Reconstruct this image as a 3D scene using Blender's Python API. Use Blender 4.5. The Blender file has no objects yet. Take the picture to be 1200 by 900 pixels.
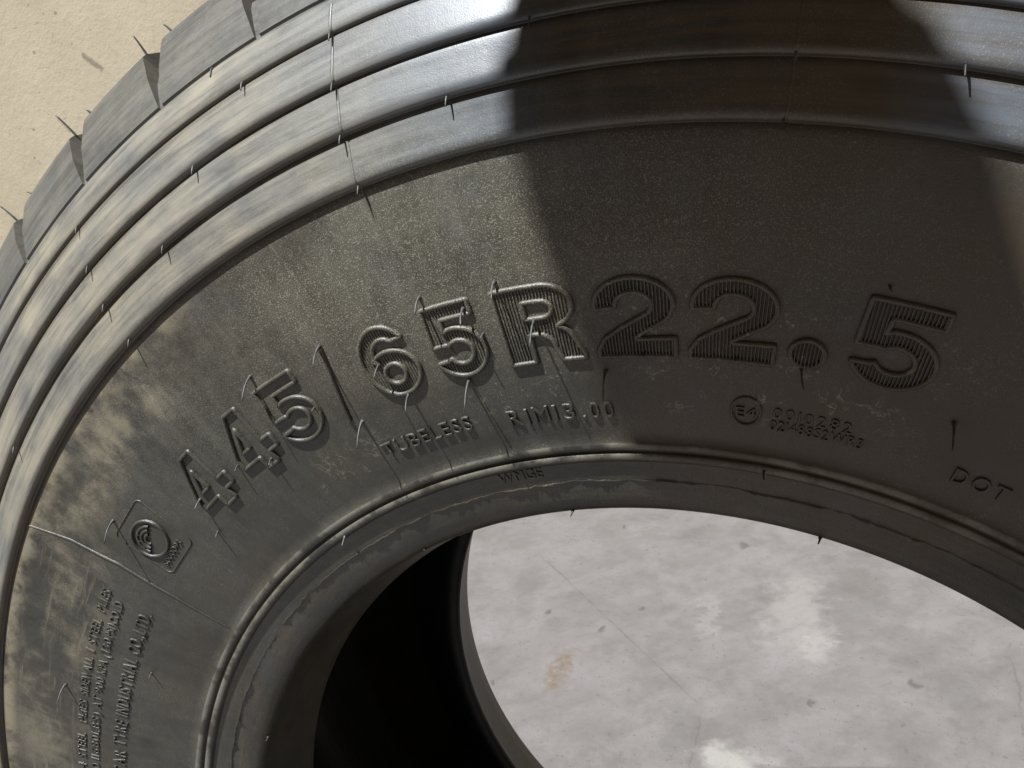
import bpy, bmesh, math, random
from math import radians, sin, cos, atan2, pi, sqrt
from mathutils import Vector, Matrix
import bisect
random.seed(7)
scene = bpy.context.scene
COL = scene.collection
R_OUT = 0.602                      # rolling radius of the tyre (axis height above the floor)

# ------------------------------------------------------------------ camera
cam_d = bpy.data.cameras.new('camera'); cam = bpy.data.objects.new('camera', cam_d); COL.objects.link(cam)
cam_d.sensor_width = 36.0; cam_d.lens = 36.0 * 1044.77 / 1200.0
cam_d.clip_start = 0.01; cam_d.clip_end = 200
CAM = Vector((0.090185, -0.593049, R_OUT + 0.472120))
right = Vector((0.93451996, 0.34108465, -0.10165482)); down = Vector((0, -0.28561887, -0.95834329)); fwd = Vector((-0.35591072, 0.89559093, -0.26691654))
m = Matrix((( right.x, -down.x, -fwd.x, CAM.x), (right.y, -down.y, -fwd.y, CAM.y), (right.z, -down.z, -fwd.z, CAM.z), (0, 0, 0, 1)))
cam.matrix_world = m
scene.camera = cam

# ------------------------------------------------------------------ light
w = bpy.data.worlds.new('World'); scene.world = w; w.use_nodes = True
bg = w.node_tree.nodes['Background']
bg.inputs['Color'].default_value = (1.0, 0.78, 0.54, 1)
bg.inputs['Strength'].default_value = 0.05
TO_SUN = Vector((-0.270, -0.425, 0.863)).normalized()
sd = bpy.data.lights.new('sun', 'SUN'); sun = bpy.data.objects.new('sun', sd); COL.objects.link(sun)
sd.energy = 4.6; sd.angle = radians(0.9); sd.color = (0.925, 0.965, 1.0)
sun.rotation_euler = (-TO_SUN).to_track_quat('-Z', 'Y').to_euler()
sun.location = TO_SUN * 6
vs = scene.view_settings
vs.view_transform = 'Standard'; vs.look = 'None'; vs.exposure = 0.9; vs.gamma = 1.0; vs.use_curve_mapping = False
scene.render.engine = 'CYCLES'
scene.cycles.max_bounces = 4; scene.cycles.diffuse_bounces = 2; scene.cycles.glossy_bounces = 2; scene.cycles.caustics_reflective = False; scene.cycles.caustics_refractive = False
scene.render.resolution_x = 1024; scene.render.resolution_y = 768

# ------------------------------------------------------------------ node helper
class NT:
    def __init__(s, name):
        s.m = bpy.data.materials.new(name); s.m.use_nodes = True
        s.t = s.m.node_tree; s.t.nodes.clear()
        s.out = s.t.nodes.new('ShaderNodeOutputMaterial')
        s.b = s.t.nodes.new('ShaderNodeBsdfPrincipled')
        s.t.links.new(s.b.outputs[0], s.out.inputs[0])
    def put(s, sock, v):
        if hasattr(v, 'is_linked') or isinstance(v, bpy.types.NodeSocket): s.t.links.new(v, sock)
        elif isinstance(v, (tuple, list)) and len(v) == 3 and sock.type == 'RGBA': sock.default_value = (*v, 1)
        else: sock.default_value = v
    def math(s, op, a, b=0.0, c=0.0, clamp=False):
        n = s.t.nodes.new('ShaderNodeMath'); n.operation = op; n.use_clamp = clamp
        for i, x in enumerate((a, b, c)): s.put(n.inputs[i], x)
        return n.outputs[0]
    def mul(s, *a):
        r = a[0]
        for x in a[1:]: r = s.math('MULTIPLY', r, x)
        return r
    def add(s, a, b, clamp=False): return s.math('ADD', a, b, clamp=clamp)
    def vec(s, x, y, z):
        n = s.t.nodes.new('ShaderNodeCombineXYZ')
        for i, q in enumerate((x, y, z)): s.put(n.inputs[i], q)
        return n.outputs[0]
    def sep(s, v):
        n = s.t.nodes.new('ShaderNodeSeparateXYZ'); s.put(n.inputs[0], v); return n.outputs
    def noise(s, v, scale, detail=4, rough=0.55, dist=0.0):
        n = s.t.nodes.new('ShaderNodeTexNoise'); s.put(n.inputs['Vector'], v)
        n.inputs['Scale'].default_value = scale; n.inputs['Detail'].default_value = detail
        n.inputs['Roughness'].default_value = rough; n.inputs['Distortion'].default_value = dist
        return n.outputs[0]
    def vor(s, v, scale):
        n = s.t.nodes.new('ShaderNodeTexVoronoi'); s.put(n.inputs['Vector'], v); n.inputs['Scale'].default_value = scale
        return n.outputs['Distance']
    def step(s, v, a, b, lo=0.0, hi=1.0):          # smoothstep a..b
        n = s.t.nodes.new('ShaderNodeMapRange'); n.interpolation_type = 'SMOOTHSTEP'
        s.put(n.inputs['Value'], v)
        if a <= b:
            n.inputs['From Min'].default_value = a; n.inputs['From Max'].default_value = b
            n.inputs['To Min'].default_value = lo; n.inputs['To Max'].default_value = hi
        else:
            n.inputs['From Min'].default_value = b; n.inputs['From Max'].default_value = a
            n.inputs['To Min'].default_value = hi; n.inputs['To Max'].default_value = lo
        return n.outputs[0]
    def band(s, v, a, b, f):                        # 1 inside a..b, feather f
        return s.mul(s.step(v, a - f, a + f), s.step(v, b + f, b - f))
    def blob(s, x, y, cx, cy, rx, ry, f=0.6):       # soft ellipse
        dx = s.math('DIVIDE', s.math('SUBTRACT', x, cx), rx); dy = s.math('DIVIDE', s.math('SUBTRACT', y, cy), ry)
        d = s.math('SQRT', s.add(s.mul(dx, dx), s.mul(dy, dy)))
        return s.step(d, 1 + f, 1 - f)
    def mix(s, f, a, b):
        n = s.t.nodes.new('ShaderNodeMix'); n.data_type = 'RGBA'
        s.put(n.inputs[0], f); s.put(n.inputs[6], a); s.put(n.inputs[7], b); return n.outputs[2]
    def bump(s, h, strength, dist, normal=None):
        n = s.t.nodes.new('ShaderNodeBump'); s.put(n.inputs['Height'], h)
        n.inputs['Strength'].default_value = strength; n.inputs['Distance'].default_value = dist
        if normal is not None: s.put(n.inputs['Normal'], normal)
        return n.outputs[0]

def segdist(s, x, y, a, b):
    """distance of (x,y) to the segment a-b"""
    L2 = (b[0]-a[0])**2 + (b[1]-a[1])**2; ux, uy = b[0]-a[0], b[1]-a[1]
    px = s.math('SUBTRACT', x, a[0]); py = s.math('SUBTRACT', y, a[1])
    t = s.math('DIVIDE', s.add(s.mul(px, ux), s.mul(py, uy)), L2, clamp=True)
    qx = s.math('SUBTRACT', px, s.mul(t, ux)); qy = s.math('SUBTRACT', py, s.mul(t, uy))
    return s.math('SQRT', s.add(s.mul(qx, qx), s.mul(qy, qy)))

# ------------------------------------------------------------------ setting: floor and wall
def concrete_floor():
    s = NT('concrete_floor')
    g = s.t.nodes.new('ShaderNodeNewGeometry'); P = g.outputs['Position']
    x, y, z = s.sep(P)
    big = s.noise(P, 2.6, 3, 0.6); mid = s.noise(P, 9, 5, 0.68, 0.3); fine = s.noise(P, 60, 5, 0.7)
    trow = s.noise(s.vec(s.mul(s.add(x, y), 5.0), s.mul(s.math('SUBTRACT', x, y), 14.0), 0.0), 1.0, 5, 0.66, 0.3)
    c = s.mix(s.step(mid, 0.30, 0.68), (0.146, 0.133, 0.129), (0.184, 0.169, 0.165))
    c = s.mix(s.step(trow, 0.48, 0.72, 0, 0.22), c, (0.088, 0.081, 0.080))
    c = s.mix(s.step(big, 0.48, 0.70, 0, 0.5), c, (0.205, 0.189, 0.189))
    c = s.mix(s.step(fine, 0.56, 0.70, 0, 0.5), c, (0.085, 0.077, 0.076))
    mot = s.noise(P, 5.2, 8, 0.74, 0.2)
    c = s.mix(s.step(mot, 0.50, 0.70, 0, 0.55), c, (0.102, 0.094, 0.090))
    c = s.mix(s.step(s.math('SUBTRACT', 1.0, mot), 0.52, 0.66, 0, 0.4), c, (0.225, 0.208, 0.208))
    # pits and pebbles
    pit = s.mul(s.step(s.vor(P, 21), 0.085, 0.04), s.step(s.noise(P, 6, 2), 0.52, 0.60))
    c = s.mix(s.mul(pit, 0.7), c, (0.09, 0.08, 0.075))
    # bright gleams of light on the floor, painted in as pale patches
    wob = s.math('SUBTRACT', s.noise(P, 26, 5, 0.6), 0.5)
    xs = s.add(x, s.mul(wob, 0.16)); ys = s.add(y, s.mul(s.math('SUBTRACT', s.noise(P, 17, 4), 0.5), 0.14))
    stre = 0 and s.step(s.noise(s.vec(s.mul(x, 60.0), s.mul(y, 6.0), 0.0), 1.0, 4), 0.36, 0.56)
    gleam1 = s.mul(s.math('MAXIMUM', s.mul(s.blob(xs, ys, -0.03, 1.24, 0.055, 0.17, 0.6), .45), s.mul(s.blob(xs, ys, 0.02, 1.13, 0.03, 0.07, 0.7), .6)), s.step(trow, .30, .55, .35, 1.0))
    gleam2 = s.mul(s.blob(xs, ys, -0.105, 0.725, 0.045, 0.040, 0.7), .85)
    gleam3 = s.mul(s.blob(xs, ys, -0.21, 1.20, 0.02, 0.08, 0.6), 0.3)
    gleam = s.math('MAXIMUM', s.math('MAXIMUM', gleam1, gleam2), gleam3)
    c = s.mix(s.mul(gleam, 0.85), c, (0.33, 0.312, 0.288))
    gr_ = s.noise(P, 240, 3, 0.7)
    c = s.mix(s.step(gr_, .58, .72, 0, .45), c, (0.075, 0.068, 0.066))
    c = s.mix(s.mul(s.step(s.vor(P, 75), .16, .08), s.step(mid, .5, .6), .6), c, (0.06, 0.054, 0.05))
    # ochre rust stain
    st = s.mul(s.blob(s.add(x, s.mul(wob, .05)), y, -0.478, 0.93, 0.024, 0.075, 0.35), s.step(fine, 0.30, 0.6))
    c = s.mix(s.mul(st, 0.75), c, (0.135, 0.095, 0.062))
    for (sx, sy, sr) in ((-.571, 1.148, .013), (-.43, 1.10, .014), (-.50, 1.62, .012), (-.17, 1.55, .020), (-.60, .86, .010), (.02, .92, .012), (.20, 1.02, .016), (-.36, 1.20, .010)):
        c = s.mix(s.mul(s.blob(s.add(x, s.mul(wob, .05)), y, sx, sy, sr*.45, sr*.95, .6), .6), c, (0.055, 0.050, 0.048))
    for (sx, sy, sr) in ((-.66, 1.28, .06), (-.30, 1.02, .05), (-.20, .80, .05), (.10, 1.35, .09), (.28, 1.0, .07)):
        c = s.mix(s.mul(s.blob(xs, ys, sx, sy, sr*.6, sr*1.5, .7), .35), c, (0.098, 0.094, 0.086))
    # hairline cracks
    w2 = s.mul(s.math('SUBTRACT', s.noise(P, 8, 6, 0.7), 0.5), 0.05)
    xc = s.add(x, w2); yc = s.add(y, s.mul(w2, -0.8))
    cr = None
    for a, b in (((-0.66, 1.40), (-0.19, 0.885)), ((-0.175, 0.84), (-0.160, 0.60)), ((0.385, 1.20), (0.36, 0.7))):
        d = segdist(s, xc, yc, a, b)
        cr = d if cr is None else s.math('MINIMUM', cr, d)
    crm = s.step(s.add(cr, s.mul(s.math('SUBTRACT', s.noise(P, 55, 3), .5), .006)), 0.0036, 0.0008); crw = s.mul(s.step(cr, 0.022, 0.0), 0.22)
    brk = s.step(s.noise(P, 14, 3), 0.36, 0.56)
    c = s.mix(crw, c, (0.13, 0.12, 0.118))
    c = s.mix(s.mul(crm, brk, 0.45), c, (0.10, 0.09, 0.085))
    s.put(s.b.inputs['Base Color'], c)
    s.put(s.b.inputs['Roughness'], s.step(mid, 0.3, 0.7, 0.34, 0.58))
    hgt = s.add(s.mul(gr_, .4), s.add(s.mul(fine, 0.5), s.mul(s.add(pit, crm), -0.8)))
    s.put(s.b.inputs['Normal'], s.bump(hgt, 0.22, 0.002))
    return s.m

def concrete_wall():
    s = NT('cream_wall')
    g = s.t.nodes.new('ShaderNodeNewGeometry'); P = g.outputs['Position']
    x, y, z = s.sep(P)
    big = s.noise(P, 1.4, 3, 0.6); mid = s.noise(P, 5.5, 5, 0.66, 0.2); fine = s.noise(P, 34, 4, 0.7)
    c = s.mix(s.step(mid, 0.30, 0.70), (0.365, 0.298, 0.202), (0.44, 0.368, 0.258))
    c = s.mix(s.step(big, 0.42, 0.66, 0, 0.6), c, (0.475, 0.403, 0.288))
    c = s.mix(s.step(fine, 0.56, 0.80, 0, 0.5), c, (0.26, 0.21, 0.14))
    # chips and scuffs, drawn out sideways
    v = s.vec(s.mul(x, 9.0), y, s.mul(z, 22.0))
    sc = s.mul(s.step(s.noise(v, 1.6, 5, 0.75, 0.8), 0.62, 0.68), s.step(s.noise(P, 2.1, 2), 0.46, 0.56))
    c = s.mix(s.mul(sc, 0.6), c, (0.15, 0.12, 0.08))
    chip = s.mul(s.step(s.vor(P, 11), 0.12, 0.06), s.step(s.noise(P, 4, 2), 0.5, 0.58))
    c = s.mix(s.mul(chip, 0.6), c, (0.14, 0.11, 0.08))
    d = segdist(s, x, z, (-2.98, R_OUT+.985), (-2.90, R_OUT+.925))
    d2 = segdist(s, x, z, (-3.2, R_OUT+.75), (-3.15, R_OUT+.69))
    sl = s.math('MAXIMUM', s.step(s.add(d, s.mul(s.math('SUBTRACT', fine, .5), 0.03)), 0.017, 0.006), s.mul(s.step(d2, 0.012, 0.004), 0.5))
    c = s.mix(s.mul(sl, 0.6), c, (0.10, 0.085, 0.07))
    s.put(s.b.inputs['Base Color'], c); s.b.inputs['Roughness'].default_value = 0.75
    h = fine
    s.put(s.b.inputs['Normal'], s.bump(h, 0.35, 0.008))
    return s.m

def mesh_obj(name, verts, faces, mat, parent=None, smooth=False):
    me = bpy.data.meshes.new(name); me.from_pydata(verts, [], faces); me.update()
    if smooth: me.polygons.foreach_set('use_smooth', [True] * len(me.polygons))
    me.materials.append(mat)
    o = bpy.data.objects.new(name, me); COL.objects.link(o)
    if parent is not None: o.parent = parent
    return o

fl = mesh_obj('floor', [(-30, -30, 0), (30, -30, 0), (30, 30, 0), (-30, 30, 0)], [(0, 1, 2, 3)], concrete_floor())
fl['kind'] = 'structure'
bx = [(-9, 2.6, 0), (9, 2.6, 0), (9, 2.8, 0), (-9, 2.8, 0), (-9, 2.6, 3.2), (9, 2.6, 3.2), (9, 2.8, 3.2), (-9, 2.8, 3.2)]
wl = mesh_obj('wall', bx, [(3, 2, 1, 0), (4, 5, 6, 7), (0, 1, 5, 4), (1, 2, 6, 5), (2, 3, 7, 6), (3, 0, 4, 7)], concrete_wall())
wl['kind'] = 'structure'

# ------------------------------------------------------------------ the tyre
tyre = bpy.data.objects.new('truck_tyre', None); COL.objects.link(tyre)
tyre['label'] = 'big black dusty truck tyre with raised size lettering, standing on concrete'
tyre['category'] = 'tyre'

def rubber(name='rubber', tread=False):
    s = NT(name)
    tc = s.t.nodes.new('ShaderNodeTexCoord'); tc.object = tyre
    P = tc.outputs['Object']
    x, y, z0 = s.sep(P); z = s.math('SUBTRACT', z0, R_OUT)
    r = s.math('SQRT', s.add(s.mul(x, x), s.mul(z, z)))
    th = s.mul(s.math('ARCTAN2', x, z), 180 / pi)
    near = s.step(y, 0.0, -0.05)                       # the weathered face only
    big = s.noise(P, 11, 3, 0.62); mid = s.noise(P, 38, 4, 0.68, 0.2); fine = s.noise(P, 210, 2, 0.7); grit = s.noise(P, 1700, 1, 0.6)
    arc = s.vec(s.mul(th, 0.13), s.mul(r, 230.0), s.mul(y, 40.0))      # drawn out round the tyre
    str1 = s.noise(arc, 1.0, 5, 0.72, 0.3)
    rad = s.vec(s.mul(th, 0.9), s.mul(r, 14.0), 0.0)
    str2 = s.noise(rad, 1.0, 3, 0.6)
    # thin grey bloom over the black rubber
    bloom = s.add(s.step(big, 0.28, 0.74, 0.16, 0.46), s.add(s.mul(s.math('SUBTRACT', mid, .5), .65), s.add(s.mul(s.math('SUBTRACT', fine, .5), .4), s.mul(s.math('SUBTRACT', str2, .5), .5))), clamp=True)
    paler = s.blob(th, r, -16, 0.435, 24, 0.05, 0.6)  # bloom is paler over the upper middle of the text field
    bloom = s.mul(bloom, s.add(s.mul(paler, .62), .50), s.step(r, .322, .345, .72, 1.0))
    c = s.mix(bloom, (0.018, 0.0165, 0.013), (0.185, 0.174, 0.134))
    # brown film, thickened to the right to paint in the shadow's warm tone
    brn = s.mul(s.step(s.noise(P, 7.3, 3, 0.62), 0.38, 0.62), s.add(s.mul(s.step(th, -8, 2), 0.62), 0.22))
    c = s.mix(brn, c, (0.078, 0.053, 0.027))
    # cool blue sheen painted on the outer ribs, left out across the head's shadow
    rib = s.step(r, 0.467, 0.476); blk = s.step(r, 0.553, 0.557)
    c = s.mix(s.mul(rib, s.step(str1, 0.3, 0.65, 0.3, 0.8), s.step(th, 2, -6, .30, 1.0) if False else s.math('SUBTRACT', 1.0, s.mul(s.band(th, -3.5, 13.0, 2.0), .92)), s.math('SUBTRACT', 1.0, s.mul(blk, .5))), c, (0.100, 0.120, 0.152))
    c = s.mix(s.mul(rib, s.band(th, -3.0, 13.0, 2.5), s.step(str1, .42, .64), .65), c, (0.105, 0.070, 0.036))  # brown streaks painted where the head's shadow crosses the ribs, to deepen it
    # cream clay dust: heavy on the outer ribs at the left, thinner towards the top
    left = s.step(th, -4.0, -24.0)
    hv = s.mul(rib, s.add(s.mul(left, s.step(big, .30, .62, .34, .76)), 0.06), s.step(s.add(s.mul(str1, .75), s.mul(mid, .25)), 0.34, 0.64, 0.30, 1.0), s.math('SUBTRACT', 1.0, s.mul(blk, 0.66)))
    # dusty patch of the text field at far left
    pat = s.mul(s.step(s.add(s.add(s.mul(mid, .6), s.mul(str2, .25)), s.add(s.mul(grit, .15), s.mul(s.math('SUBTRACT', big, 0.5), 0.5))), 0.42, 0.66),
                s.math('MAXIMUM', s.blob(th, r, -45, 0.460, 14, 0.030, 0.45), s.mul(s.blob(th, r, -65, 0.432, 14, 0.030, 0.5), 0.8)))
    edge = s.mul(s.band(r, 0.460, 0.474, 0.006), s.step(th, -24, -36), s.step(mid, 0.35, 0.6), 0.6)
    smd = s.mul(s.step(str1, 0.52, 0.68), s.band(r, 0.405, 0.468, 0.015), s.step(th, -50, -58), 0.35)
    # paler spots along the double rim rib and brown clay by the bead
    bead = s.mul(s.step(r, 0.333, 0.322), s.step(str1, 0.42, 0.66), 0.45)
    dust = s.math('MAXIMUM', s.math('MAXIMUM', hv, s.mul(pat, 0.55)), s.math('MAXIMUM', edge, smd))
    dust = s.mul(dust, near)
    c = s.mix(dust, c, (0.325, 0.275, 0.18))
    # brown clay left in the grooves between the ribs
    for L_ in (.4715, .495, .517, .539):
        gv = s.mul(s.band(r, L_ - .0032, L_ + .0004, .0010), s.step(mid, .36, .56), s.step(th, 4, -12, .35, .75) if False else .55, near)
        c = s.mix(gv, c, (0.052, 0.038, 0.022))
    c = s.mix(s.mul(bead, near, 0.5), c, (0.17, 0.125, 0.07))
    rib_pale = s.mul(s.math('MAXIMUM', s.band(r, .3196, .3230, .0006), s.band(r, .3253, .3287, .0006)), s.step(mid, .40, .56), near, .45)
    c = s.mix(rib_pale, c, (0.27, 0.255, 0.205))
    # fine salt-like grain
    gm = s.math('MAXIMUM', s.blob(th, r, -14, 0.43, 24, 0.05, 0.6), s.mul(s.blob(th, r, 6, 0.385, 14, 0.03, 0.5), 0.5))
    gm = s.mul(gm, s.step(big, 0.35, 0.6, 0.35, 1.0))
    gr = s.mul(s.step(grit, 0.54, 0.66), gm, 0.75)
    gr2 = s.mul(s.step(grit, 0.60, 0.70), s.step(mid, .38, .62), 0.34)
    c = s.mix(s.math('MAXIMUM', gr, gr2), c, (0.32, 0.295, 0.225))
    crumb = s.mul(s.step(s.noise(P, 330, 3, 0.7), 0.60, 0.68), s.math('MAXIMUM', s.blob(th, r, 5, 0.385, 13, 0.028, 0.5), s.mul(s.blob(th, r, -8, 0.365, 8, 0.02, 0.5), .6)), s.step(mid, .42, .58))
    c = s.mix(s.mul(crumb, .75), c, (0.36, 0.32, 0.215))
    # dried tide lines
    rid = s.math('ABSOLUTE', s.math('SUBTRACT', s.noise(P, 58, 4, 0.6, 0.6), 0.5))
    tide = s.mul(s.step(rid, 0.015, 0.003), s.step(mid, 0.44, 0.54),
                 s.math('MAXIMUM', s.blob(th, r, 7, 0.362, 9, 0.014, 0.6), s.mul(s.blob(th, r, -26, 0.352, 5, 0.012, 0.6), 0.4)))
    c = s.mix(s.mul(tide, 0.7), c, (0.42, 0.38, 0.26))
    # scratches
    scv = s.noise(s.vec(s.mul(s.add(x, s.mul(z, 0.6)), 160.0), s.mul(s.math('SUBTRACT', z, s.mul(x, 0.5)), 9.0), 0.0), 1.0, 3, 0.5)
    scr = s.mul(s.step(scv, 0.71, 0.76), s.step(fine, 0.4, 0.6), 0.5)
    c = s.mix(s.mul(scr, near), c, (0.30, 0.28, 0.24))
    # soft violet-grey wiped marks
    c = s.mix(s.step(s.noise(P, 23, 3, 0.5), 0.60, 0.72, 0, 0.30), c, (0.085, 0.083, 0.088))
    # the liner inside is clean black rubber
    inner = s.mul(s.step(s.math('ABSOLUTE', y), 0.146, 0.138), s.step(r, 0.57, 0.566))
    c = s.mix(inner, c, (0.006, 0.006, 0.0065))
    s.put(s.b.inputs['Base Color'], c)
    rough = s.add(s.add(s.mul(dust, 0.28), s.mul(fine, 0.14)), s.math('SUBTRACT', 0.38, s.mul(rib, 0.06)))
    s.put(s.b.inputs['Roughness'], rough)
    s.b.inputs['Specular IOR Level'].default_value = 0.65
    hgt = s.add(s.mul(grit, 0.55), s.add(s.mul(fine, 0.55), s.mul(mid, 0.5)))
    hgt = s.mul(hgt, s.math('SUBTRACT', 1.0, s.mul(rib, 0.72)))
    s.put(s.b.inputs['Normal'], s.bump(hgt, 0.34, 0.0010))
    return s.m
RUB = rubber()
def plain_rubber(name, col, rough):
    s = NT(name); tc = s.t.nodes.new('ShaderNodeTexCoord'); P = tc.outputs['Object']
    f = s.noise(P, 300, 4, 0.7)
    s.put(s.b.inputs['Base Color'], s.mix(s.step(f, 0.4, 0.7), col, tuple(q * 2.2 for q in col))); s.b.inputs['Roughness'].default_value = rough
    return s.m
HAIR_RUB = plain_rubber('hair_rubber', (0.06, 0.058, 0.053), 0.45)
LET_RUB = None

# cross-section of the near face: z (towards the camera) against radius
base = [(.2776,.147),(.2806,.160),(.2838,.1745),(.2868,.1876),(.2878,.1908),(.2898,.1936),(.2925,.1954),(.298,.1980),(.3072,.2010),(.316,.2037),(.3265,.2068),(.334,.2090),(.345,.2122),
        (.36,.2160),(.38,.2203),(.40,.2236),(.42,.2262),(.445,.2282),(.4715,.2298),(.495,.2288),(.517,.2248),(.539,.2182),(.5545,.2120),(.5955,.1810)]
def interp(tab, r):
    i = bisect.bisect([a for a, _ in tab], r)
    if i <= 0: return tab[0][1]
    if i >= len(tab): return tab[-1][1]
    a, b = tab[i-1], tab[i]
    # Catmull-Rom style smoothing
    t = (r - a[0]) / (b[0] - a[0])
    sl = (b[1]-a[1])/(b[0]-a[0])
    p = tab[i-2] if i >= 2 else a; q = tab[i+1] if i+1 < len(tab) else b
    ma = ((b[1]-p[1])/(b[0]-p[0])) if p is not a else sl
    mb = ((q[1]-a[1])/(q[0]-a[0])) if q is not b else sl
    h = b[0]-a[0]
    return (2*t**3-3*t*t+1)*a[1] + (t**3-2*t*t+t)*h*ma + (-2*t**3+3*t*t)*b[1] + (t**3-t*t)*h*mb
LED = [.4715, .495, .517, .539, .5545]
AMP = [.0048, .0046, .0038, .0026]
def zsurf(r):
    z = interp(base, r)
    for k in range(4):
        if LED[k] <= r < LED[k+1]:
            t = (r - LED[k]) / (LED[k+1] - LED[k])
            lip = min(1.0, (r - LED[k]) / 0.0060)
            z += (AMP[k] * (1 - t)**1.35) * sqrt(max(0, 1 - (1-lip)**2))
    for L_ in LED[:4]:                              # tight groove at the foot of every ledge
        d = L_ - r
        if 0 <= d < .0035: z -= .0009 * (1 - d/.0035)**2
    for c_ in (.3208, .3269):                       # the two thin rim ribs
        d = abs(r - c_)
        if d < .0027: z += .0020 * sqrt(max(0, 1 - (d/.0027)**2))
    return z
near = []
rr = []
def lin(a, b, n): return [a + (b-a)*i/n for i in range(n)]
rr += lin(.2776, .2864, 8) + lin(.2864, .2895, 10) + lin(.2895, .3175, 14) + lin(.3175, .3290, 34) + lin(.3290, .4675, 46)
for k in range(4):
    rr += [LED[k]-.0032, LED[k]-.0022, LED[k]-.0013, LED[k]-.0006, LED[k]-.0001, LED[k]+.00012, LED[k]+.0005, LED[k]+.001, LED[k]+.0016, LED[k]+.0023, LED[k]+.0032, LED[k]+.0040, LED[k]+.0050]
    rr += lin(LED[k]+.0060, LED[k+1]-.0040, 9)
rr += [.5538, .5544]
near = [(r, zsurf(r)) for r in rr]
# shoulder under the blocks, and the tread base
near += [(.5550,.2110),(.5590,.2070),(.5670,.1995),(.5755,.1905),(.5820,.1810),(.5862,.1700),(.5882,.1580),(.5892,.12),(.590,.06)]
def far(r, z):                                       # the unmounted far bead is squeezed inwards
    t = max(0.0, min(1.0, (.44 - r)/.16)); t = t*t*(3-2*t)
    return r - .006*t, -z + .036*t
prof = near + [(.5902, 0.0)] + [far(r, z) for r, z in reversed(near)]
# inner liner, from the far toe back to the near toe
inner = [(.2768,.1455),(.2800,.141),(.290,.139),(.304,.143),(.325,.155),(.350,.170),(.385,.188),(.42,.199),(.46,.203),(.50,.197),(.535,.181),(.556,.150),(.562,.10),(.564,.05)]
prof += [far(r, z) for r, z in inner] + [(.5643, 0)] + [(r, z) for r, z in reversed(inner)]

def lathe(name, prof, nseg, mat, parent, closed=True, a0=0.0, a1=2*pi, jit=None):
    V, F = [], []; n = len(prof); full = abs(a1 - a0 - 2*pi) < 1e-6
    cols = nseg if full else nseg + 1
    for i in range(cols):
        a = a0 + (a1 - a0) * i / nseg; s_, c_ = sin(a), cos(a)
        for k, (r, z) in enumerate(prof):
            if jit: r, z = jit(i, k, r, z)
            V.append((r*s_, -z, R_OUT + r*c_))
    for i in range(nseg):
        i2 = (i + 1) % cols
        for k in range(n if closed else n-1):
            k2 = (k+1) % n
            F.append((i*n+k, i*n+k2, i2*n+k2, i2*n+k))
    return mesh_obj(name, V, F, mat, parent, smooth=True)
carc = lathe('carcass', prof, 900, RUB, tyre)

def P3(r, thdeg, h=0.0):
    """point h above the near sidewall at radius r and angle th (degrees, clockwise from the top)"""
    d = .0012
    sl = (interp(base, r+d) - interp(base, r-d)) / (2*d)
    L = sqrt(1 + sl*sl); nr, nz = -sl/L, 1/L
    z = zsurf(r) + nz*h; r2 = r + nr*h
    a = radians(thdeg)
    return Vector((r2*sin(a), -z, R_OUT + r2*cos(a)))

# ragged flash line left by the mould round the bead
def fl_j():
    st = {}
    rnd = random.Random(3); cur = [0.0, 0.0]
    jr, jh = [], []
    for i in range(1500):
        cur[0] = cur[0]*0.86 + rnd.gauss(0, .00022)
        jr.append(cur[0]); cur[1] = cur[1]*.8 + rnd.gauss(0, .16); jh.append(max(0.2, .6 + .8*cur[1]) * (1.7 if rnd.random() < .03 else 1))
    def f(i, k, r, z):
        i %= 1500
        if k == 1: return r + jr[i] - .0006*jh[i], z + .0012*(jh[i])
        return r + jr[i], z
    return f
zz = zsurf(.3072)
lathe('mould_flash', [(.3061, zsurf(.3061)-.0008), (.3072, zz), (.3079, zsurf(.3079)-.0008)], 1500, RUB, tyre, closed=False, jit=fl_j())

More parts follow.
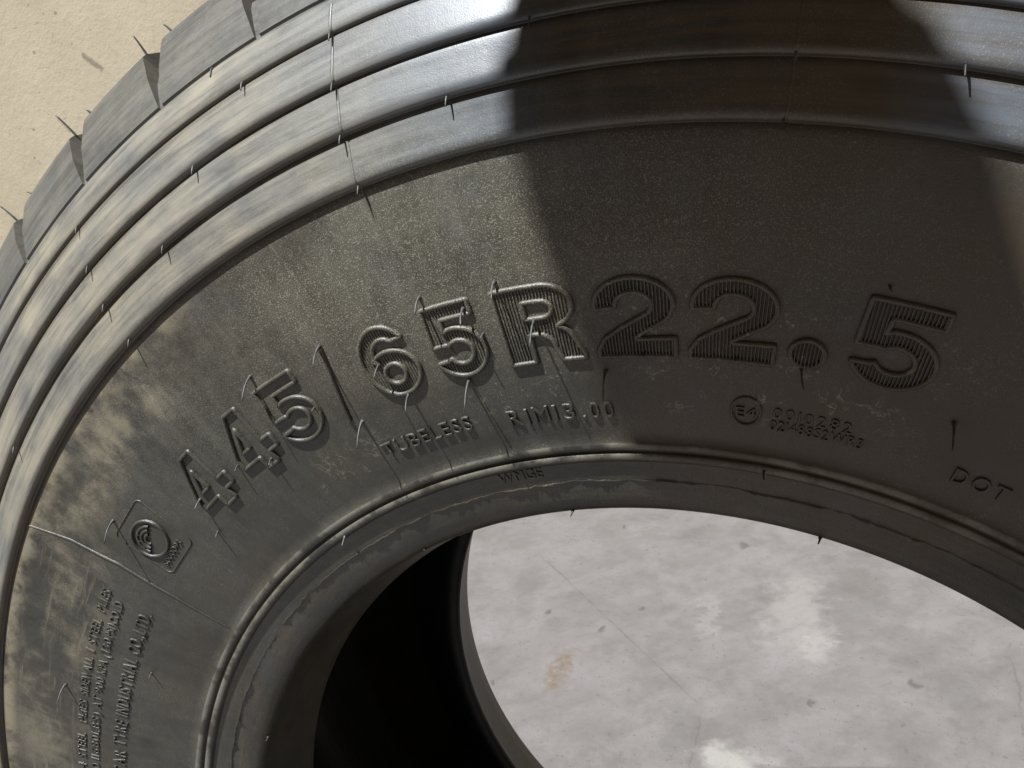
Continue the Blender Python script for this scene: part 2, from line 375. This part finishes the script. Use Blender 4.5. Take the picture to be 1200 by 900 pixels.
# tread: shoulder blocks (one mesh, copies turned round the axle) and centre ribs
PITCH = 360/51
def block_mesh(side):
    V, F = [], []
    # cross-section rings from shoulder foot to the tread: (r,z, left edge deg, right edge deg)
    # left edge = notch's right wall ; right edge = next notch's left wall (slanted)
    sec = [(.5552,.2104, 0.10, PITCH-.15), (.5568,.2112,.10,PITCH-.22), (.5765,.1985,.06,PITCH-.85), (.5925,.1842,.0,PITCH-1.45), (.5958,.1808,.0,PITCH-1.60), (.5982,.1755,.0,PITCH-1.66),
           (.6000,.1640,.0,PITCH-1.68), (.6013,.130,.3,PITCH-1.5), (.6018,.100,.5,PITCH-1.4)]
    low = [(.550,.200), (.550,.200), (.565,.188), (.576,.172), (.580,.168), (.582,.164), (.583,.158), (.584,.125), (.585,.105)]
    n = 8; m_ = len(sec)
    def pt(r, z, a): a = radians(a); return (r*sin(a), -z*side, r*cos(a))
    for (r, z, a, b) in sec:
        for j in range(n+1): V.append(pt(r, z, a + (b-a)*j/n))
    for i in range(m_-1):
        for j in range(n):
            q = (i*(n+1)+j, i*(n+1)+j+1, (i+1)*(n+1)+j+1, (i+1)*(n+1)+j)
            F.append(q if side > 0 else q[::-1])
    o0 = len(V)
    for (s_, l) in zip(sec, low): V.append(pt(l[0], l[1], s_[2]-.0)); V.append(pt(l[0], l[1], s_[3]))
    for i in range(m_-1):
        q1 = (i*(n+1), (i+1)*(n+1), o0+2*(i+1), o0+2*i); q2 = (i*(n+1)+n, o0+2*i+1, o0+2*(i+1)+1, (i+1)*(n+1)+n)
        F.append(q1 if side > 0 else q1[::-1]); F.append(q2 if side > 0 else q2[::-1])
    # inner end
    i = m_-1
    q = tuple(i*(n+1)+j for j in range(n+1)) + (o0+2*i+1, o0+2*i); F.append(q if side > 0 else q[::-1])
    me = bpy.data.meshes.new('tread_block'); me.from_pydata(V, [], F); me.update(); me.materials.append(RUB)
    return me
for side in (1, -1):
    me = block_mesh(side)
    for k in range(51):
        o = bpy.data.objects.new('tread_block', me); COL.objects.link(o); o.parent = tyre
        o.location = (0, 0, R_OUT); o.rotation_euler = (0, radians(-24.95 + PITCH*k + (0 if side > 0 else PITCH/2)), 0)
for (z0, z1) in ((.093,.060), (.048,.008), (-.008,-.048), (-.060,-.093)):
    lathe('tread_rib', [(.588,z0),(.6005,z0-.001),(.6018,z0-.004),(.6018,z1+.004),(.6005,z1+.001),(.588,z1)], 360, RUB, tyre, closed=False)

# ------------------------------------------------------------------ ridges swept along the sidewall
def ridge(name, pts, width, height, mat=RUB, parent=tyre, closed=False, prof_n=4, sink=.0006, hfun=None):
    """pts: (r, th) polyline on the sidewall; a low rounded ridge along it"""
    n = len(pts); V, F = [], []
    xy = [(p[1]*pi/180*p[0] if False else radians(p[1])*.39, p[0]) for p in pts]
    for i in range(n):
        if closed: a, b = xy[i-1], xy[(i+1) % n]
        else: a, b = xy[max(i-1, 0)], xy[min(i+1, n-1)]
        tx, ty = b[0]-a[0], b[1]-a[1]; L = sqrt(tx*tx+ty*ty) or 1; nx, ny = -ty/L, tx/L
        wd = width/2; hh = height
        if hfun: s_ = hfun(i/(n-1)); hh *= s_; wd *= (.5+.5*s_)
        for k in range(prof_n+1):
            a_ = pi*k/prof_n; o = cos(a_)*wd; h = sin(a_)*hh - (sink if k in (0, prof_n) else 0)
            V.append(P3(xy[i][1] + ny*o, math.degrees((xy[i][0] + nx*o)/.39), h))
    m_ = prof_n+1
    for i in range(n if closed else n-1):
        j = (i+1) % n
        for k in range(prof_n): F.append((i*m_+k, j*m_+k, j*m_+k+1, i*m_+k+1))
    return mesh_obj(name, V, F, mat, parent, smooth=True)

def resample(pts, step, closed):
    out = []; n = len(pts)
    for i in range(n if closed else n-1):
        a, b = pts[i], pts[(i+1) % n]; L = sqrt((b[0]-a[0])**2 + (b[1]-a[1])**2); k = max(1, int(math.ceil(L/step)))
        out += [(a[0]+(b[0]-a[0])*j/k, a[1]+(b[1]-a[1])*j/k) for j in range(k)]
    if not closed: out.append(pts[-1])
    return out

# ------------------------------------------------------------------ the big size marking
def arc(cx, cy, rx, ry, a0, a1, n=14): return [(cx + rx*cos(radians(a0+(a1-a0)*i/n)), cy + ry*sin(radians(a0+(a1-a0)*i/n))) for i in range(n+1)]
GLY = {
 '4': [[(.46,1),(.76,1),(.76,.40),(1,.40),(1,.20),(.76,.20),(.76,0),(.46,0),(.46,.20),(0,.20),(0,.38)], [(.46,.40),(.46,.76),(.22,.40)]],
 '5': [[(.08,1),(.94,1),(.94,.81),(.36,.81),(.33,.63)] + arc(.50,.335,.50,.335,100,-164,26) + [(.24,.245)] + arc(.52,.335,.24,.165,203,498,18) + [(.30,.465),(.03,.465)]],
 '6': [arc(.5,.5,.5,.5,32,235,20) + arc(.52,.32,.48,.32,-110,128,20) + arc(.53,.60,.25,.22,205,45,10), arc(.52,.31,.20,.145,0,350,16)],
 'R': [[(0,0),(0,1)] + arc(.58,.72,.36,.28,90,-50,14) + [(.72,.46)] + arc(.66,.22,.24,.24,75,20,6) + [(1,.05),(1,0),(.70,0)] + arc(.44,.17,.20,.20,0,90,8) + [(.34,.37),(.34,0)], [(.34,.80)] + arc(.56,.69,.13,.11,90,-90,8) + [(.34,.58)]],
 '2': [arc(.5,.67,.48,.33,188,-38,20) + [(.50,.25),(.52,.22),(1,.24),(1,0),(0,0),(.0,.10)] + [(.10,.24),(.30,.36)] + arc(.50,.66,.225,.165,-40,186,14)],
 '.': [arc(.5,.5,.5,.5,0,345,23)],
 '/': [[(.0,0),(.22,0),(1,1),(.78,1)]],
}
R0, R1 = .3740, .4098
def inside_spans(loops, x):
    ys = []
    for L in loops:
        for i in range(len(L)):
            a, b = L[i], L[(i+1) % len(L)]
            if (a[0] <= x < b[0]) or (b[0] <= x < a[0]): ys.append(a[1] + (b[1]-a[1])*(x-a[0])/(b[0]-a[0]))
    ys.sort(); return [(ys[i], ys[i+1]) for i in range(0, len(ys)-1, 2)]
NM = {'4': 'digit_four', '5': 'digit_five', '6': 'digit_six', '2': 'digit_two', 'R': 'letter_r', '.': 'full_stop', '/': 'slash'}
def big_glyph(ch, tl, tr, ribs, r0=R0, r1=R1, wd=.0026, ht=.0017):
    root = bpy.data.objects.new(NM[ch], None); 
    loops = GLY[ch]; wmm = radians(tr-tl)*.39; hmm = r1-r0
    V, F = [], []
    # raised outline, one mesh for the glyph
    for L in loops:
        pts = resample([(p[0]*wmm, p[1]*hmm) for p in L], .0009, True); n = len(pts); o0 = len(V); pn = 5
        for i in range(n):
            a, b = pts[i-1], pts[(i+1) % n]; tx, ty = b[0]-a[0], b[1]-a[1]; l = sqrt(tx*tx+ty*ty) or 1; nx, ny = -ty/l, tx/l
            for k in range(pn+1):
                a_ = pi*k/pn; o = cos(a_)*wd/2; h = (sin(a_)**.8)*ht - (.0008 if k in (0, pn) else 0)
                px, py = pts[i][0]+nx*o, pts[i][1]+ny*o
                V.append(P3(r0+py, tl + math.degrees(px/.39), h))
        for i in range(n):
            j = (i+1) % n
            for k in range(pn): F.append((o0+i*(pn+1)+k, o0+j*(pn+1)+k, o0+j*(pn+1)+k+1, o0+i*(pn+1)+k+1))
    g = mesh_obj(NM[ch], V, F, RUB, tyre, smooth=True)
    if ribs:
        V, F = [], []; pitch = .00150; x = pitch*.5
        while x < wmm:
            for (y0, y1) in inside_spans([[(p[0]*wmm, p[1]*hmm) for p in L] for L in loops], x):
                if y1-y0 < .001: continue
                k = max(2, int((y1-y0)/.002)); o0 = len(V)
                for i in range(k+1):
                    y = y0 + (y1-y0)*i/k
                    for dx, h in ((-.00048, -.0004), (-.00022, ribs), (.00022, ribs), (.00048, -.0004)): V.append(P3(r0+y, tl + math.degrees((x+dx)/.39), h))
                for i in range(k):
                    for q in range(3): F.append((o0+i*4+q, o0+i*4+q+1, o0+(i+1)*4+q+1, o0+(i+1)*4+q))
            x += pitch
        mesh_obj('hatching', V, F, RUB, g)
    bpy.data.objects.remove(root)
    return g
for ch, tl, tr, ribs in (('4',-41.0,-36.7,0), ('4',-34.9,-30.6,0), ('5',-29.6,-25.3,0), ('6',-19.9,-15.7,.0004), ('5',-14.2,-10.2,.0005), ('R',-8.7,-3.2,.0007),
                         ('2',-2.2,2.95,.0012), ('2',3.9,9.1,.0012), ('5',13.5,18.25,.0012)):
    big_glyph(ch, tl, tr, ribs)
big_glyph('.', 10.05, 12.1, .0015, r0=.3752, r1=.3872)
ridge('slash', resample([(.3722,-23.6), (.4118,-22.2)], .002, False), .0032, .0020)

# ------------------------------------------------------------------ small lettering
_cache = {}
def char_mesh(ch, bev=.022):
    if ch in _cache: return _cache[ch]
    cu = bpy.data.curves.new('glyph', 'FONT'); cu.body = ch; cu.size = 1.0; cu.resolution_u = 3
    cu.bevel_depth = bev; cu.bevel_resolution = 1; cu.offset = -.008
    o = bpy.data.objects.new('glyph', cu); COL.objects.link(o)
    dg = bpy.context.evaluated_depsgraph_get(); dg.update()
    me = o.evaluated_get(dg).to_mesh()
    V = [tuple(v.co) for v in me.vertices]; F = [tuple(p.vertices) for p in me.polygons if p.center.z > -bev*.98]
    o.evaluated_get(dg).to_mesh_clear(); bpy.data.objects.remove(o); bpy.data.curves.remove(cu)
    x0 = min(v[0] for v in V); x1 = max(v[0] for v in V)
    _cache[ch] = ([(v[0]-x0, v[1], v[2]/bev) for v in V], F, x1-x0); return _cache[ch]
def put_text(txt, tl, tr, r0, h, raise_=.0010, name='raised_letter', gap=.12, parent=tyre, cap=.73, sp=.34, worn=0.0):
    """one mesh per character, bent round the sidewall between tl and tr degrees, cap height h"""
    adv = []; x = 0
    for ch in txt:
        if ch == ' ': x += sp; adv.append(None); continue
        m_ = char_mesh(ch); adv.append(x); x += m_[2] + gap
    tot = x - gap; span = radians(tr-tl)*(r0+h/2); kx = span/tot; ky = h/cap
    for ch, ax in zip(txt, adv):
        if ax is None: continue
        V2, F2, _w = char_mesh(ch); hh = raise_*(1 - worn*random.random())
        dy = random.gauss(0, h*.02)
        V = [P3(r0 + p[1]*ky + dy, tl + math.degrees((ax+p[0])*kx/(r0+h/2)), hh*p[2] if p[2] > -.2 else -.0008) for p in V2]
        mesh_obj(name, V, F2, RUB, parent)
put_text('TUBELESS', -22.7, -13.9, .3462, .0080, .0011)
for wd_, a_, b_ in (('RIM',-10.7,-7.2), ('13',-6.85,-5.1), ('.',-4.6,-4.25), ('00',-3.9,-2.0)): put_text(wd_, a_, b_, .3430, .0088, .0010, gap=.2)
put_text('WMGE', -14.2, -9.8, .3122, .0062, .0006, gap=.10)
put_text('0010282', 9.6, 14.9, .3487, .0054, .0009, gap=.2, worn=.4)
put_text('021488S2WR3', 9.5, 15.9, .3428, .0052, .0010, gap=.12, worn=.4)
put_text('E4', 7.05, 8.45, .3472, .0052, .0009)
put_text('DOT', 22.0, 25.7, .3418, .0074, .0011, gap=.2)
for wd_, a_, b_ in (('4',-77.1,-76.4), ('STEEL',-75.8,-72.8), ('PLIES',-71.5,-68.9), ('SIDEWALL',-68.2,-63.7), ('1',-63.0,-62.7), ('STEEL',-62.0,-59.0), ('PLIES',-58.0,-55.4)):
    put_text(wd_, a_, b_, .4042, .0064, .0008, gap=.18)
for wd_, a_, b_ in (('TO',-77.4,-76.1), ('11680LBS)',-75.6,-69.8), ('AT',-69.2,-67.8), ('900',-67.3,-65.5), ('KPA',-65.0,-63.3), ('(130',-62.8,-60.6), ('PSI)COLD',-60.3,-56.0)):
    put_text(wd_, a_, b_, .3945, .0062, .0008, gap=.18)
for wd_, a_, b_ in (('STAR',-77.3,-73.6), ('TYRE',-72.9,-69.8), ('INDUSTRIAL',-69.1,-61.6), ('CO.,LTD.',-60.9,-55.6)):
    put_text(wd_, a_, b_, .3757, .0090, .0010, gap=.18)
put_text('S000093', -49.2, -45.9, .3805, .0040, .0008, gap=.12)
# ring round the E mark
def circ_pts(rc, tc_, rad, n=40, a0=0, a1=360): return [(rc + rad*sin(radians(a0+(a1-a0)*i/n)), tc_ + math.degrees(rad*cos(radians(a0+(a1-a0)*i/n))/.39)) for i in range(n if a1-a0 == 360 else n+1)]
ridge('mark_ring', circ_pts(.3500, 7.75, .0069), .0016, .0011, closed=True)
# the quality mark on its thin raised plate
ridge('mark_ring', circ_pts(0.3974, -47.72, .0117), .0022, .0015, closed=True)
for k, rad in enumerate((.0086, .0060, .0034)):
    ridge('mark_arc', circ_pts(0.3974 - .0006, -47.72, rad, 16, 35 + 8*k, 205), .0021, .0013)
for (dr, dt) in ((.004,-.9), (-.0005,-1.15), (.0065,-.35), (.0065,.55)):
    ridge('mark_dot', [(0.3974+dr, -47.72+dt), (0.3974+dr+.0012, -47.72+dt+.06)], .0016, .0012)
pl = []
for (cx, cy, a0) in ((.0125,.0165,0), (-.0125,.0165,90), (-.0125,-.0165,180), (.0125,-.0165,270)):
    pl += [(.3962+cy+.0035*sin(radians(a0+q*18)), -47.4+math.degrees((cx+.0035*cos(radians(a0+q*18)))/.39)) for q in range(6)]
ridge('mark_border', resample(pl, .5, True) if False else [p for p in pl], .0011, .0005, closed=True)

# ------------------------------------------------------------------ radial mould seams
def path_seam(ctrl, step=.0012):
    out = []
    for (a, b) in zip(ctrl[:-1], ctrl[1:]):
        k = max(1, int(abs(b[0]-a[0])/step))
        out += [(a[0]+(b[0]-a[0])*i/k, a[1]+(b[1]-a[1])*i/k) for i in range(k)]
    return out + [ctrl[-1]]
ridge('mould_seam', path_seam([(.552,-13.4),(.517,-14.0),(.495,-14.2),(.4715,-14.4),(.455,-14.25),(.418,-13.5),(.370,-12.4),(.329,-11.6)]), .0015, .0005)
ridge('mould_seam', path_seam([(.471,-54.4),(.440,-53.0),(.407,-52.2),(.368,-52.1),(.329,-52.4)]), .0020, .0008, hfun=lambda t: .45+.75*sin(pi*t)**2)
ridge('mould_seam', path_seam([(.552,8.4),(.497,8.25),(.471,8.2)]), .0014, .00025)

# ------------------------------------------------------------------ moulding hairs
def hair(pb, nrm, length, droop, rad=.00062, side=0.0, nub=True, name='rubber_hair'):
    pb = Vector(pb); nrm = Vector(nrm).normalized(); V, F = [], []
    n = 8; prev = None; sidev = Vector((1, 0, 0))
    C = []
    for i in range(n+1):
        t = i/n
        C.append(pb + nrm*(length*(t - .15*t*t) - .001*(i == 0)) + Vector((side*t*t, 0, -droop*t**1.7)))
    for i in range(n+1):
        d = (C[min(i+1, n)] - C[max(i-1, 0)]).normalized(); a = d.cross(Vector((0, 0, 1)) if abs(d.z) < .9 else Vector((1, 0, 0))).normalized(); b = d.cross(a)
        rd = rad*(2.1 if i == 0 and nub else (1.5 if i == 1 and nub and length > .006 else 1))*(1 - .45*i/n)
        for k in range(6): V.append(C[i] + (a*cos(k*pi/3) + b*sin(k*pi/3))*rd)
    for i in range(n):
        for k in range(6): F.append((i*6+k, i*6+(k+1) % 6, (i+1)*6+(k+1) % 6, (i+1)*6+k))
    F.append(tuple(n*6+k for k in range(6)))
    return mesh_obj(name, V, F, HAIR_RUB, tyre, smooth=True)
def side_hair(r, th, L, droop, side=0.0):
    p = P3(r, th); q = P3(r, th, .01); return hair(p, q-p, L, droop, side=side)
HAIRS = [(0.4176,-28.56,1.0),(0.4125,-22.18,.9),(0.3692,-22.70,1.0),(0.3713,-12.48,1.0),(0.3736,-17.61,0.8),(0.3945,-6.22,1.0),(0.4212,-48.51,1.0),(0.4210,-67.99,1.0),(0.3685,-42.38,0.35),(0.4162,-13.49,0.8),(0.4145,-8.19,0.8),(0.4060,-10.81,0.8),(0.3925,-18.60,0.7),(0.3667,-2.07,1.0),(0.3747,10.91,0.8),(0.4152,14.51,0.35),(0.3674,20.48,0.9),(0.3874,-40.71,0.55),(0.3756,0.83,0.3),(0.3758,6.88,0.3),(0.3919,-10.11,0.3),(0.3870,-25.54,0.3),(0.3657,-62.46,0.3),(0.3858,-35.21,0.4),(0.3771,-32.20,0.4),(0.3191,-32.65,0.5),(0.3207,9.59,0.4)]
for (r, th, k) in HAIRS: side_hair(r, th, .0135*k, .0085*k*k, side=random.uniform(-.001, .002)*k)
for (r, th) in [(0.5389,-13.65),(0.5171,-14.04),(0.4944,-14.40),(0.5168,-23.89),(0.5385,-19.31),(0.5543,-21.13),(0.4945,-28.17),(0.5385,-33.68),(0.5170,-3.44),(0.4945,-8.06),(0.4712,-14.32),(0.4945,-34.54),(0.4712,-34.52),(0.5165,-34.17),(0.4945,-48.99),(0.4950,8.25),(0.4712,8.08),(0.4950,14.85)]:
    p = P3(r + .0012, th); a = radians(th)
    hair(p, Vector((-sin(a)*.55, -1, -cos(a)*.55)), .0040, .0024, rad=.00055, nub=False)
for (r, th, k) in [(.2885,-8.6,1), (.2885,15.4,1), (.2885,-67.0,.9), (.2885,-27,.5)]:
    p = P3(r, th); a = radians(th)
    hair(p, Vector((sin(a)*-.5, -1, -cos(a)*.4)), .008*k, -.002, rad=.0006)
for k in range(-8, 9):                                 # on the tread edge, two by every notch
    for (da, L) in ((0.25, .007), (PITCH-1.75, .019)):
        a = radians(-24.95 + PITCH*k + da + (random.uniform(-.15, .15))); rr_ = .5990
        L *= random.uniform(.75, 1.15)
        hair((rr_*sin(a), -.174, R_OUT + rr_*cos(a)), Vector((sin(a) + random.uniform(-.25, .1), -.15, cos(a))), L, .0015, rad=.0007, nub=False)

# ------------------------------------------------------------------ the photographer, whose head shades the tyre
def cloth(name, col, rough, scale=250):
    s = NT(name); tc = s.t.nodes.new('ShaderNodeTexCoord')
    f = s.noise(tc.outputs['Object'], scale, 4, 0.6)
    s.put(s.b.inputs['Base Color'], s.mix(s.step(f, .35, .7), col, tuple(q*1.35 for q in col))); s.b.inputs['Roughness'].default_value = rough
    s.put(s.b.inputs['Normal'], s.bump(f, .2, .002)); return s.m
def capsule(bm, a, b, ra, rb, n=14):
    a, b = Vector(a), Vector(b); d = (b-a); L = d.length; q = d.normalized().to_track_quat('Z', 'Y').to_matrix().to_4x4()
    rings = []
    for i in range(6): t = pi/2*(1 - i/5); rings.append((-ra*sin(t), max(ra*cos(t), 1e-4)))
    for i in range(6): t = pi/2*i/5; rings.append((L + rb*sin(t), max(rb*cos(t), 1e-4)))
    vs_ = [[bm.verts.new(Matrix.Translation(a) @ q @ Vector((r*cos(2*pi*k/n), r*sin(2*pi*k/n), z))) for k in range(n)] for (z, r) in rings]
    for i in range(len(vs_)-1):
        for k in range(n): bm.faces.new((vs_[i][k], vs_[i][(k+1) % n], vs_[i+1][(k+1) % n], vs_[i+1][k]))
    bm.faces.new(vs_[0][::-1]); bm.faces.new(vs_[-1])
def blobm(bm, c, rad, tilt=0.0):
    bmesh.ops.create_uvsphere(bm, u_segments=24, v_segments=16, radius=1.0, matrix=Matrix.Translation(Vector(c)) @ Matrix.Rotation(tilt, 4, 'X') @ Matrix.Diagonal((*rad, 1)))
HEAD = Vector((-.163, -.570, R_OUT + 1.11)); TILT = radians(28)
def hd(x, y, z): return HEAD + Matrix.Rotation(TILT, 3, 'X') @ Vector((x, y, z))      # head space: +Y is the face
bm = bmesh.new()
blobm(bm, HEAD, (.073, .098, .118), -TILT if False else TILT)
TILT_M = TILT
capsule(bm, hd(0, .055, -.03), hd(0, .062, -.085), .055, .034)                         # jaw and chin
capsule(bm, hd(0, .098, .012), hd(0, .112, -.022), .008, .013, 10)                     # nose
capsule(bm, hd(-.022, .090, -.055), hd(.022, .090, -.055), .007, .007, 8)              # mouth
for s_ in (-1, 1): blobm(bm, hd(s_*.073, -.005, -.008), (.008, .018, .030), TILT)      # ears
CH = Vector((-.15, -.87, 1.36)); HP = Vector((-.14, -1.03, .97)); NK = Vector((-.155, -.71, 1.545))
capsule(bm, NK + Vector((0, -.02, -.06)), hd(0, -.02, -.06), .058, .052)
for dx in (-.10, -.03, .03, .10):
    capsule(bm, HP + Vector((dx, 0, 0)), CH + Vector((dx*1.25, 0, .06)), .095, .098)
capsule(bm, CH + Vector((-.19, .02, .09)), CH + Vector((.19, .02, .09)), .066, .066)
PH = CAM - fwd*.012                                                                    # phone centre
for s_ in (-1, 1):
    sh = CH + Vector((s_*.20, .02, .085)); el = Vector((sh.x + s_*.07, sh.y + .03, 1.12)); wr = PH + right*(s_*.105) + down*.05 - fwd*.05
    capsule(bm, sh, el, .055, .044); capsule(bm, el, wr, .043, .029)
    palm = PH + right*(s_*.086) + down*.015 - fwd*.018
    capsule(bm, wr, palm, .028, .024)
    for q, l_ in enumerate((.95, 1.08, 1.0, .8)):
        k0 = palm + down*(-.030 + .018*q) + fwd*.012; k1 = k0 + fwd*.012 - right*(s_*.010*l_); k2 = k1 - right*(s_*.012*l_)
        capsule(bm, palm + down*(-.024+.016*q), k0, .010, .0088, 8); capsule(bm, k0, k1, .0088, .0082, 8); capsule(bm, k1, k2, .0082, .007, 8)
    t0 = palm - fwd*.016 + down*.01; capsule(bm, palm, t0, .014, .011, 8); capsule(bm, t0, t0 - right*(s_*.034) - down*.018, .011, .008, 8)
    hip = HP + Vector((s_*.095, 0, -.03)); kn = Vector((hip.x + s_*.03, -1.01, .48)); an = Vector((kn.x + s_*.01, -1.07, .085))
    capsule(bm, hip, kn, .088, .060); capsule(bm, kn, an, .060, .042)
    capsule(bm, an + Vector((0, -.04, -.035)), an + Vector((s_*.02, .16, -.048)), .049, .036)
tmp_me = bpy.data.meshes.new('tmp'); bm.to_mesh(tmp_me); bm.free()
tmp = bpy.data.objects.new('tmp', tmp_me); COL.objects.link(tmp)
rm = tmp.modifiers.new('r', 'REMESH'); rm.mode = 'VOXEL'; rm.voxel_size = .0065
sm = tmp.modifiers.new('s', 'SMOOTH'); sm.iterations = 3; sm.factor = .5
dg = bpy.context.evaluated_depsgraph_get(); dg.update()
pme = bpy.data.meshes.new_from_object(tmp.evaluated_get(dg)); bpy.data.objects.remove(tmp)
for mt in (cloth('skin', (.42, .26, .18), .5), cloth('shirt_cloth', (.10, .13, .20), .85), cloth('trouser_cloth', (.05, .05, .055), .9), cloth('shoe_leather', (.03, .028, .025), .6)): pme.materials.append(mt)
for p in pme.polygons:
    c = p.center; p.use_smooth = True
    wrist = (c - PH).length < .175
    if c.z < .09: p.material_index = 3
    elif c.z < .98: p.material_index = 0 if wrist else 2
    elif wrist or (c - HEAD).length < .165 or (c.z > 1.515 and abs(c.x + .155) < .075): p.material_index = 0
    else: p.material_index = 1
zmin = min(v.co.z for v in pme.vertices)
for v in pme.vertices:
    if v.co.z < .05: v.co.z -= zmin * max(0, 1 - (v.co.z - zmin)/.06)
person = bpy.data.objects.new('person', pme); COL.objects.link(person)
person['label'] = 'person in navy shirt and dark trousers leaning over the tyre with a phone'; person['category'] = 'person'
# short hair
bm = bmesh.new(); blobm(bm, hd(0, -.012, .014), (.0845, .104, .116), TILT)
for v in list(bm.verts):
    l = Matrix.Rotation(-TILT, 3, 'X') @ (v.co - HEAD)
    if l.y > .055 and l.z < .06 or l.z < -.055: v.co = HEAD + (v.co - HEAD)*.86
    else: v.co += (v.co - HEAD).normalized()*random.uniform(-.001, .0025)
hm = bpy.data.meshes.new('hair'); bm.to_mesh(hm); bm.free(); hm.materials.append(cloth('dark_hair', (.012, .010, .009), .6, 500))
ho = bpy.data.objects.new('hair', hm); COL.objects.link(ho); ho.parent = person
for p in hm.polygons: p.use_smooth = True
for s_ in (-1, 1):
    bm = bmesh.new(); blobm(bm, hd(s_*.031, .086, .012), (.012, .010, .010), TILT)
    em = bpy.data.meshes.new('eye'); bm.to_mesh(em); bm.free(); em.materials.append(cloth('eye_white', (.5, .48, .45), .3))
    eo = bpy.data.objects.new('eye', em); COL.objects.link(eo); eo.parent = person
# phone: its back lens is where the picture is taken from
bm = bmesh.new(); bmesh.ops.create_cube(bm, size=1.0, matrix=Matrix.Diagonal((.158, .076, .0085, 1)))
bmesh.ops.bevel(bm, geom=[e for e in bm.edges], offset=.003, segments=3, affect='EDGES')
fm = bpy.data.meshes.new('body'); bm.to_mesh(fm); bm.free(); fm.materials.append(cloth('phone_shell', (.02, .02, .022), .3))
pe = bpy.data.objects.new('phone', None); COL.objects.link(pe)
mm = m.copy(); mm.translation = PH + down*.022; pe.matrix_world = mm
pe['label'] = 'dark smartphone held level in both hands above the tyre'; pe['category'] = 'phone'
po = bpy.data.objects.new('body', fm); COL.objects.link(po); po.parent = pe
bm = bmesh.new(); bmesh.ops.create_cube(bm, size=1.0, matrix=Matrix.Translation((0, 0, .0046)) @ Matrix.Diagonal((.148, .068, .0012, 1)))
sm_ = bpy.data.meshes.new('screen'); bm.to_mesh(sm_); bm.free(); sm_.materials.append(cloth('screen_glass', (.01, .01, .012), .1))
so = bpy.data.objects.new('screen', sm_); COL.objects.link(so); so.parent = pe
